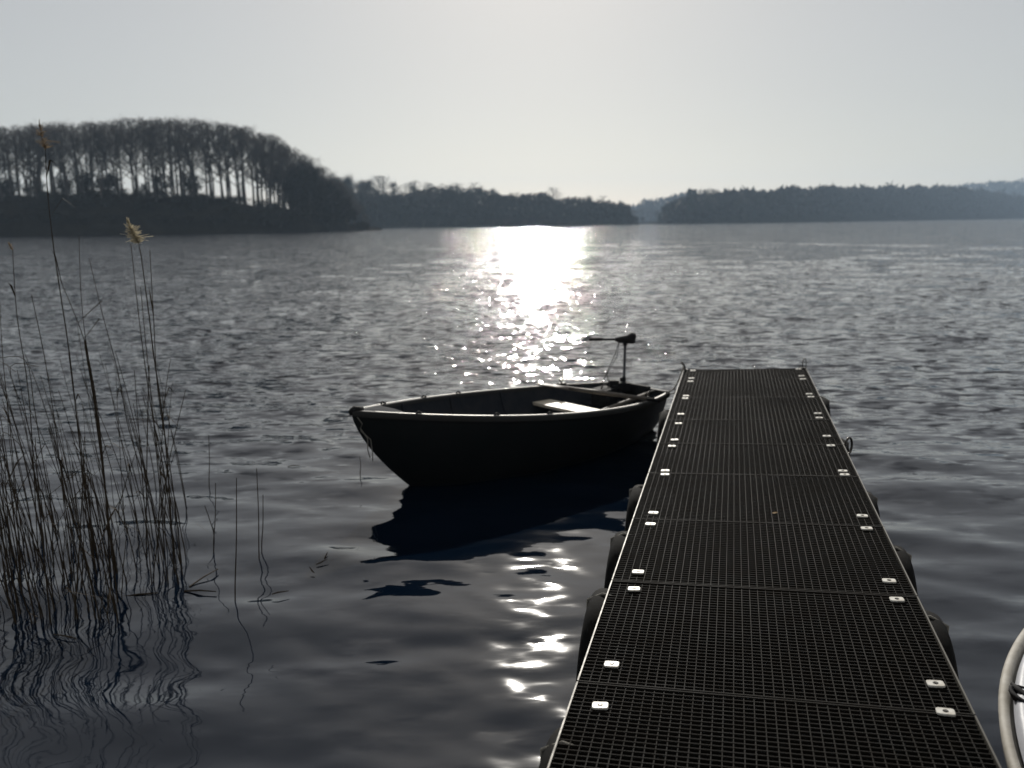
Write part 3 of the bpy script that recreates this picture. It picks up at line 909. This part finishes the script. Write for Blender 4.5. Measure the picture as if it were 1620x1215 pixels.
# ---------------------------------------------------------------- white boat at the right edge
WH = Hull(3.9, 1.5, 1.2, .48, .42, .40, -.12, .35, .45, 2.3)
wb_dir = math.atan2(-(3.05 - 2.2), -(2.02 - 1.50))
WB = empty('white_dinghy', (2.547, 3.36, 0), -math.pi / 2 - .2443); tag(WB, 'white plastic boat with pale rubbing strake, cut off by the right picture edge', 'boat')
rows = hull_rows(WH); mb = MB(); mb.grid(rows[::-1]); mb.add(rows[-1], [tuple(range(len(rows[-1])))]); mb.build('hull', M_white, WB, True)
for side in (-1, 1):
    mb = MB(); rows = []
    for i in range(61):
        t = i / 60; x, y, z = WH.pt(t, 0)
        nrm = .035
        rows.append([(x - .01 * (1 - t) ** 4, side * (y + .002), z - .05), (x - .03 * (1 - t) ** 3, side * (y + .020), z - .038), (x - .03 * (1 - t) ** 3, side * (y + .026), z - .004), (x - .02 * (1 - t) ** 3, side * (y + .020), z + .010), (x, side * (y + .000), z + .012), (x + .01, side * (y - .005), z - .012), (x + .01, side * (y - .014), z - .014)])
    mb.grid(rows); mb.build('rubbing_strake', M_fender, WB, True)
    mb = MB(); rows = []
    for i in range(61):
        t = .02 + .98 * i / 60; x, y, z = WH.pt(t, 0); w1 = max(0, y - .013)
        rows.append([(x + .012, side * w1, z + .004), (x + .014, side * max(0, w1 - .008), z + .034), (x + .02, side * max(0, w1 - .02), z + .042), (x + .04, side * max(0, w1 - .16), z + .040), (x + .05, side * max(0, w1 - .175), z + .02), (x + .05, side * max(0, w1 - .18), z - .2)])
    mb.grid(rows); mb.build('side_deck', M_grey, WB, True)
rows_i = hull_rows(WH, .19, .08, [.12 + .86 * i / 24 for i in range(25)])
mb = MB(); mb.grid(rows_i); mb.build('liner', M_white, WB, True)
x, y, z = WH.pt(.26, 0)


def place_cleat():
    e = MB()
    # horn cleat with a few turns of dark rope
    e.tube([(-.07, 0, .035), (-.03, 0, .028), (.03, 0, .028), (.07, 0, .035)], [.006, .011, .011, .006], 8)
    e.box(-.025, .025, -.012, .012, 0, .028)
    return e


CLP = at_z(1624, 1111, .47)
WBm = Matrix.Translation(WB.location) @ Matrix.Rotation(WB.rotation_euler.z, 4, 'Z')
cl = WBm.inverted() @ CLP
o = place_cleat().build('cleat', M_black, WB, True); o.location = (cl.x, cl.y, .463); o.rotation_euler = (0, 0, .4)
mb = MB()
for k in range(3):
    mb.tube([(.05 * math.cos(a) * (1 + .1 * k), .028 * math.sin(a) * (1 + .15 * k), .01 + .009 * k) for a in np.linspace(0, 6.28, 17)], .008, 6, False)
r = mb.build('rope_coil', M_black, o, True)

# ---------------------------------------------------------------- reeds
def stalk_mesh(pts, r0, r1, leaves, rd, plume=False):
    mb = MB(); n = len(pts)
    P = []
    # smooth the polyline
    for i in range(n - 1):
        p0 = pts[max(i - 1, 0)]; p1 = pts[i]; p2 = pts[i + 1]; p3 = pts[min(i + 2, n - 1)]
        for k in range(4):
            t = k / 4
            P.append(.5 * ((2 * p1) + (p2 - p0) * t + (2 * p0 - 5 * p1 + 4 * p2 - p3) * t * t + (3 * p1 - p0 - 3 * p2 + p3) * t ** 3))
    P.append(pts[-1])
    N = len(P); mb.tube(P, [r0 + (r1 - r0) * i / (N - 1) for i in range(N)], 5, False)
    for _ in range(leaves):
        i = rd.randrange(2, N - 1); p = P[i]; an = rd.uniform(0, 6.28); L = rd.uniform(.12, .42); up = rd.uniform(.3, 1.4)
        d = Vector((math.cos(an), math.sin(an) * .7, up)).normalized(); wv = Vector((-math.sin(an), math.cos(an), 0)) * rd.uniform(.002, .006)
        a = p; b = p + d * L * .5; c = p + d * L + Vector((0, 0, -L * rd.uniform(.1, .7)))
        mb.add([a - wv * .5, a + wv * .5, b + wv, b - wv, c], [(0, 1, 2, 3), (3, 2, 4)])
    return mb


def plume_mesh(p, d, L, rd, dens=170):
    mb = MB()
    for i in range(dens):
        t = rd.random(); c = p + d * (t * L); sp = .050 * L / .16 * math.sin(min(1, t * 1.15 + .12) * math.pi) ** .8 + .006
        q = c + Vector((rd.gauss(0, sp * .55), rd.gauss(0, sp * .55), rd.gauss(.008, .012)))
        wv = Vector((rd.gauss(0, 1), rd.gauss(0, 1), rd.gauss(0, 1))).normalized() * .0022
        mb.add([c - wv, c + wv, q + wv * .8, q - wv * .8], [(0, 1, 2, 3)])
    return mb


rdr = random.Random(5)
REED_G = 'reed stalks standing at the left'


def add_reed(pts, r0, r1, leaves, label, plume=None):
    base = Vector((pts[0].x, pts[0].y, 0))
    pts = [p - base for p in pts]
    pts = [pts[0] + Vector((0, 0, -.35))] + pts
    e = stalk_mesh(pts, r0, r1, leaves, rdr).build('reed', M_reed, None, False)
    e.location = base; tag(e, label, 'reed', REED_G)
    if plume:
        d = Vector(plume[0]).normalized(); m = plume_mesh(pts[-1], d, plume[1], rdr, plume[2]).build('plume', M_plume if plume[2] > 300 else M_plume_old, e)
    return e


def hand(base_px, via, label, r0=.0042, r1=.0016, leaves=3, plume=None):
    b = at_z(base_px[0], base_px[1], 0)
    pts = [b] + [at_y(x, y, b.y) for x, y in via]
    return add_reed(pts, r0, r1, leaves, label, plume)


hand((152, 905), [(128, 720), (110, 560), (86, 400), (75, 300), (72, 235)], 'tallest reed, its brown plume reaching above the headland bank', .0048, .0018, 4, ((-.15, 0, 1), .13, 150))
hand((62, 900), [(47, 640), (27, 500), (20, 395)], 'thin tall reed with a tiny tuft near the left picture edge', .0042, .0016, 2, ((-.6, 0, 1), .035, 40))
hand((279, 900), [(262, 760), (240, 650), (222, 520), (207, 385)], 'tall reed leaning left just beside the pale plumed one', .0045, .0016, 2)
hand((276, 905), [(262, 700), (243, 560), (236, 500), (224, 410), (219, 385)], 'tall reed topped by the large pale feathery plume', .0050, .0020, 2, ((-.42, 0, 1), .135, 420))
hand((287, 890), [(272, 760), (250, 620), (243, 500), (237, 396)], 'tall reed standing just right of the pale plume', .0045, .0016, 2)
hand((182, 900), [(170, 800), (155, 650), (136, 540), (128, 460), (125, 372)], 'very thin upright reed between the two tallest clusters', .0036, .0012, 1)
hand((252, 890), [(240, 800), (204, 680), (187, 590), (163, 500), (141, 408)], 'thin reed leaning strongly left in front of open water', .0040, .0014, 2)
hand((175, 905), [(168, 790), (157, 680), (145, 600), (133, 536), (90, 430)], 'thick bent reed with its dark broken node at mid height', .0060, .0014, 3)
hand((180, 900), [(165, 760), (150, 640), (137, 560), (134, 538)], 'thick snapped reed ending at the bent node', .0065, .0045, 1)
hand((232, 880), [(232, 760), (234, 650), (236, 578)], 'short snapped reed below the pale plume', .0042, .0026, 1)
hand((250, 890), [(256, 700), (262, 620), (270, 568)], 'short thin reed leaning to the right', .0034, .0014, 1)
for a, b, c, d, lab in ((372, 950, 374, 756, 'lone reed stub second from the right of the stand'), (410, 885, 406, 741, 'lone dark reed stub farthest right in the water'),
                        (414, 875, 416, 783, 'short stub just right of the farthest reed stub'), (338, 872, 341, 764, 'short upright reed stub right of the main stand'),
                        (339, 850, 324, 800, 'tiny leaning reed stub right of the main stand'), (331, 770, 330, 688, 'faint thin reed stub behind the others at right'),
                        (570, 752, 569, 722, 'small twig tip poking from the water under the boat bow')):
    hand((a, b), [((a + c) / 2 + 1, (b + d) / 2), (c, d)], lab, .0045, .0022, 0)
count = 0
while count < 195:
    u = rdr.random() ** 1.15
    bx = -110 + 412 * (u if count % 3 else rdr.uniform(.3, 1) ); by = rdr.uniform(800, 990) - (60 * (bx > 230)) * rdr.random()
    if by > 930 and bx > 200: continue
    p = at_z(bx, by, 0)
    hgt = rdr.choice([.35, .55, .75, .9, 1.05, 1.2, 1.3]) * rdr.uniform(.8, 1.15)
    if rdr.random() < .05: hgt = 1.7
    lean = rdr.gauss(-.10, .06) if rdr.random() < .9 else rdr.gauss(.12, .12)
    pts = [p]; cur = p.copy(); d = Vector((lean * .6, rdr.gauss(0, .06), 1)).normalized(); ns = 5
    for k in range(ns):
        d = (d + Vector((lean * .16 + rdr.gauss(0, .02), rdr.gauss(0, .02), 0))).normalized(); cur = cur + d * hgt / ns; pts.append(cur.copy())
    if rdr.random() < .05:
        cur = cur + Vector((rdr.choice((-1, 1)) * rdr.uniform(.05, .2), 0, rdr.uniform(-.22, .02))); pts.append(cur.copy())
    pl = ((-.4, 0, 1), .10, 60) if hgt > 1.9 and rdr.random() < .1 else None
    add_reed(pts, rdr.uniform(.0026, .0056), rdr.uniform(.001, .0018), rdr.choice((0, 0, 0, 0, 1, 1)), 'dry brown reed stalk in the dense stand at the left', pl)
    count += 1
# broken stems floating in the stand
for a in ((292, 935, 342, 936), (300, 928, 345, 900), (190, 945, 250, 938)):
    p0 = at_z(a[0], a[1], .004); p1 = at_z(a[2], a[3], .012)
    mb = MB(); mb.tube([p0, p0.lerp(p1, .5) + Vector((0, 0, .006)), p1], [.005, .005, .003], 6)
    o = mb.build('reed', M_reed); tag(o, 'broken reed stem floating flat among the standing stalks', 'reed', 'broken floating reed stems')

for k, (x, y, L, a, lab) in enumerate(((500, 893, .07, .5, 'bent scrap of reed afloat on open water right of the reed stand'), (513, 884, .05, 1.4, 'small floating scrap standing up slightly beside a bent reed scrap'),
                           (497, 906, .05, 2.4, 'pale curled leaf scrap afloat right of the reed stand'), (455, 738, .10, .1, 'thin floating reed piece on the water behind the lone stubs'),
                           (430, 940, .09, .3, 'short floating straw piece near the farthest reed stub'), (120, 1010, .14, 2.9, 'floating broken reed piece in front of the dense stand'))):
    p = at_z(x, y, .012); mb = MB(); d = Vector((math.cos(a), math.sin(a), 0)) * L
    mb.tube([(0, 0, 0), d * .4 + Vector((0, 0, .006)), d + Vector((0, .01, .018 if k < 3 else .002))], [.003, .0045, .002], 6)
    o = mb.build('floating_scrap', M_reed); o.location = p; tag(o, lab, 'plant scrap')

# remove prototypes that were never planted
for key, p in protos.items():
    if key not in used:
        for ch in list(p.children): bpy.data.objects.remove(ch)
        bpy.data.objects.remove(p)

# ---------------------------------------------------------------- haze over the whole lake
mb = MB(); mb.box(-2600, 2600, -120, 2500, -3.0, 130)
hz = mb.build('haze'); tag(hz, 'thin blue grey haze over the lake', 'haze', None, 'stuff')
hm = bpy.data.materials.new('haze_air'); hm.use_nodes = True; hn = hm.node_tree.nodes; hn.clear()
ho = hn.new('ShaderNodeOutputMaterial'); hv = hn.new('ShaderNodeVolumePrincipled')
hv.inputs['Color'].default_value = (.58, .77, 1.0, 1); hv.inputs['Density'].default_value = .00021; hv.inputs['Anisotropy'].default_value = .2
hm.node_tree.links.new(hv.outputs[0], ho.inputs['Volume']); hz.data.materials.append(hm)
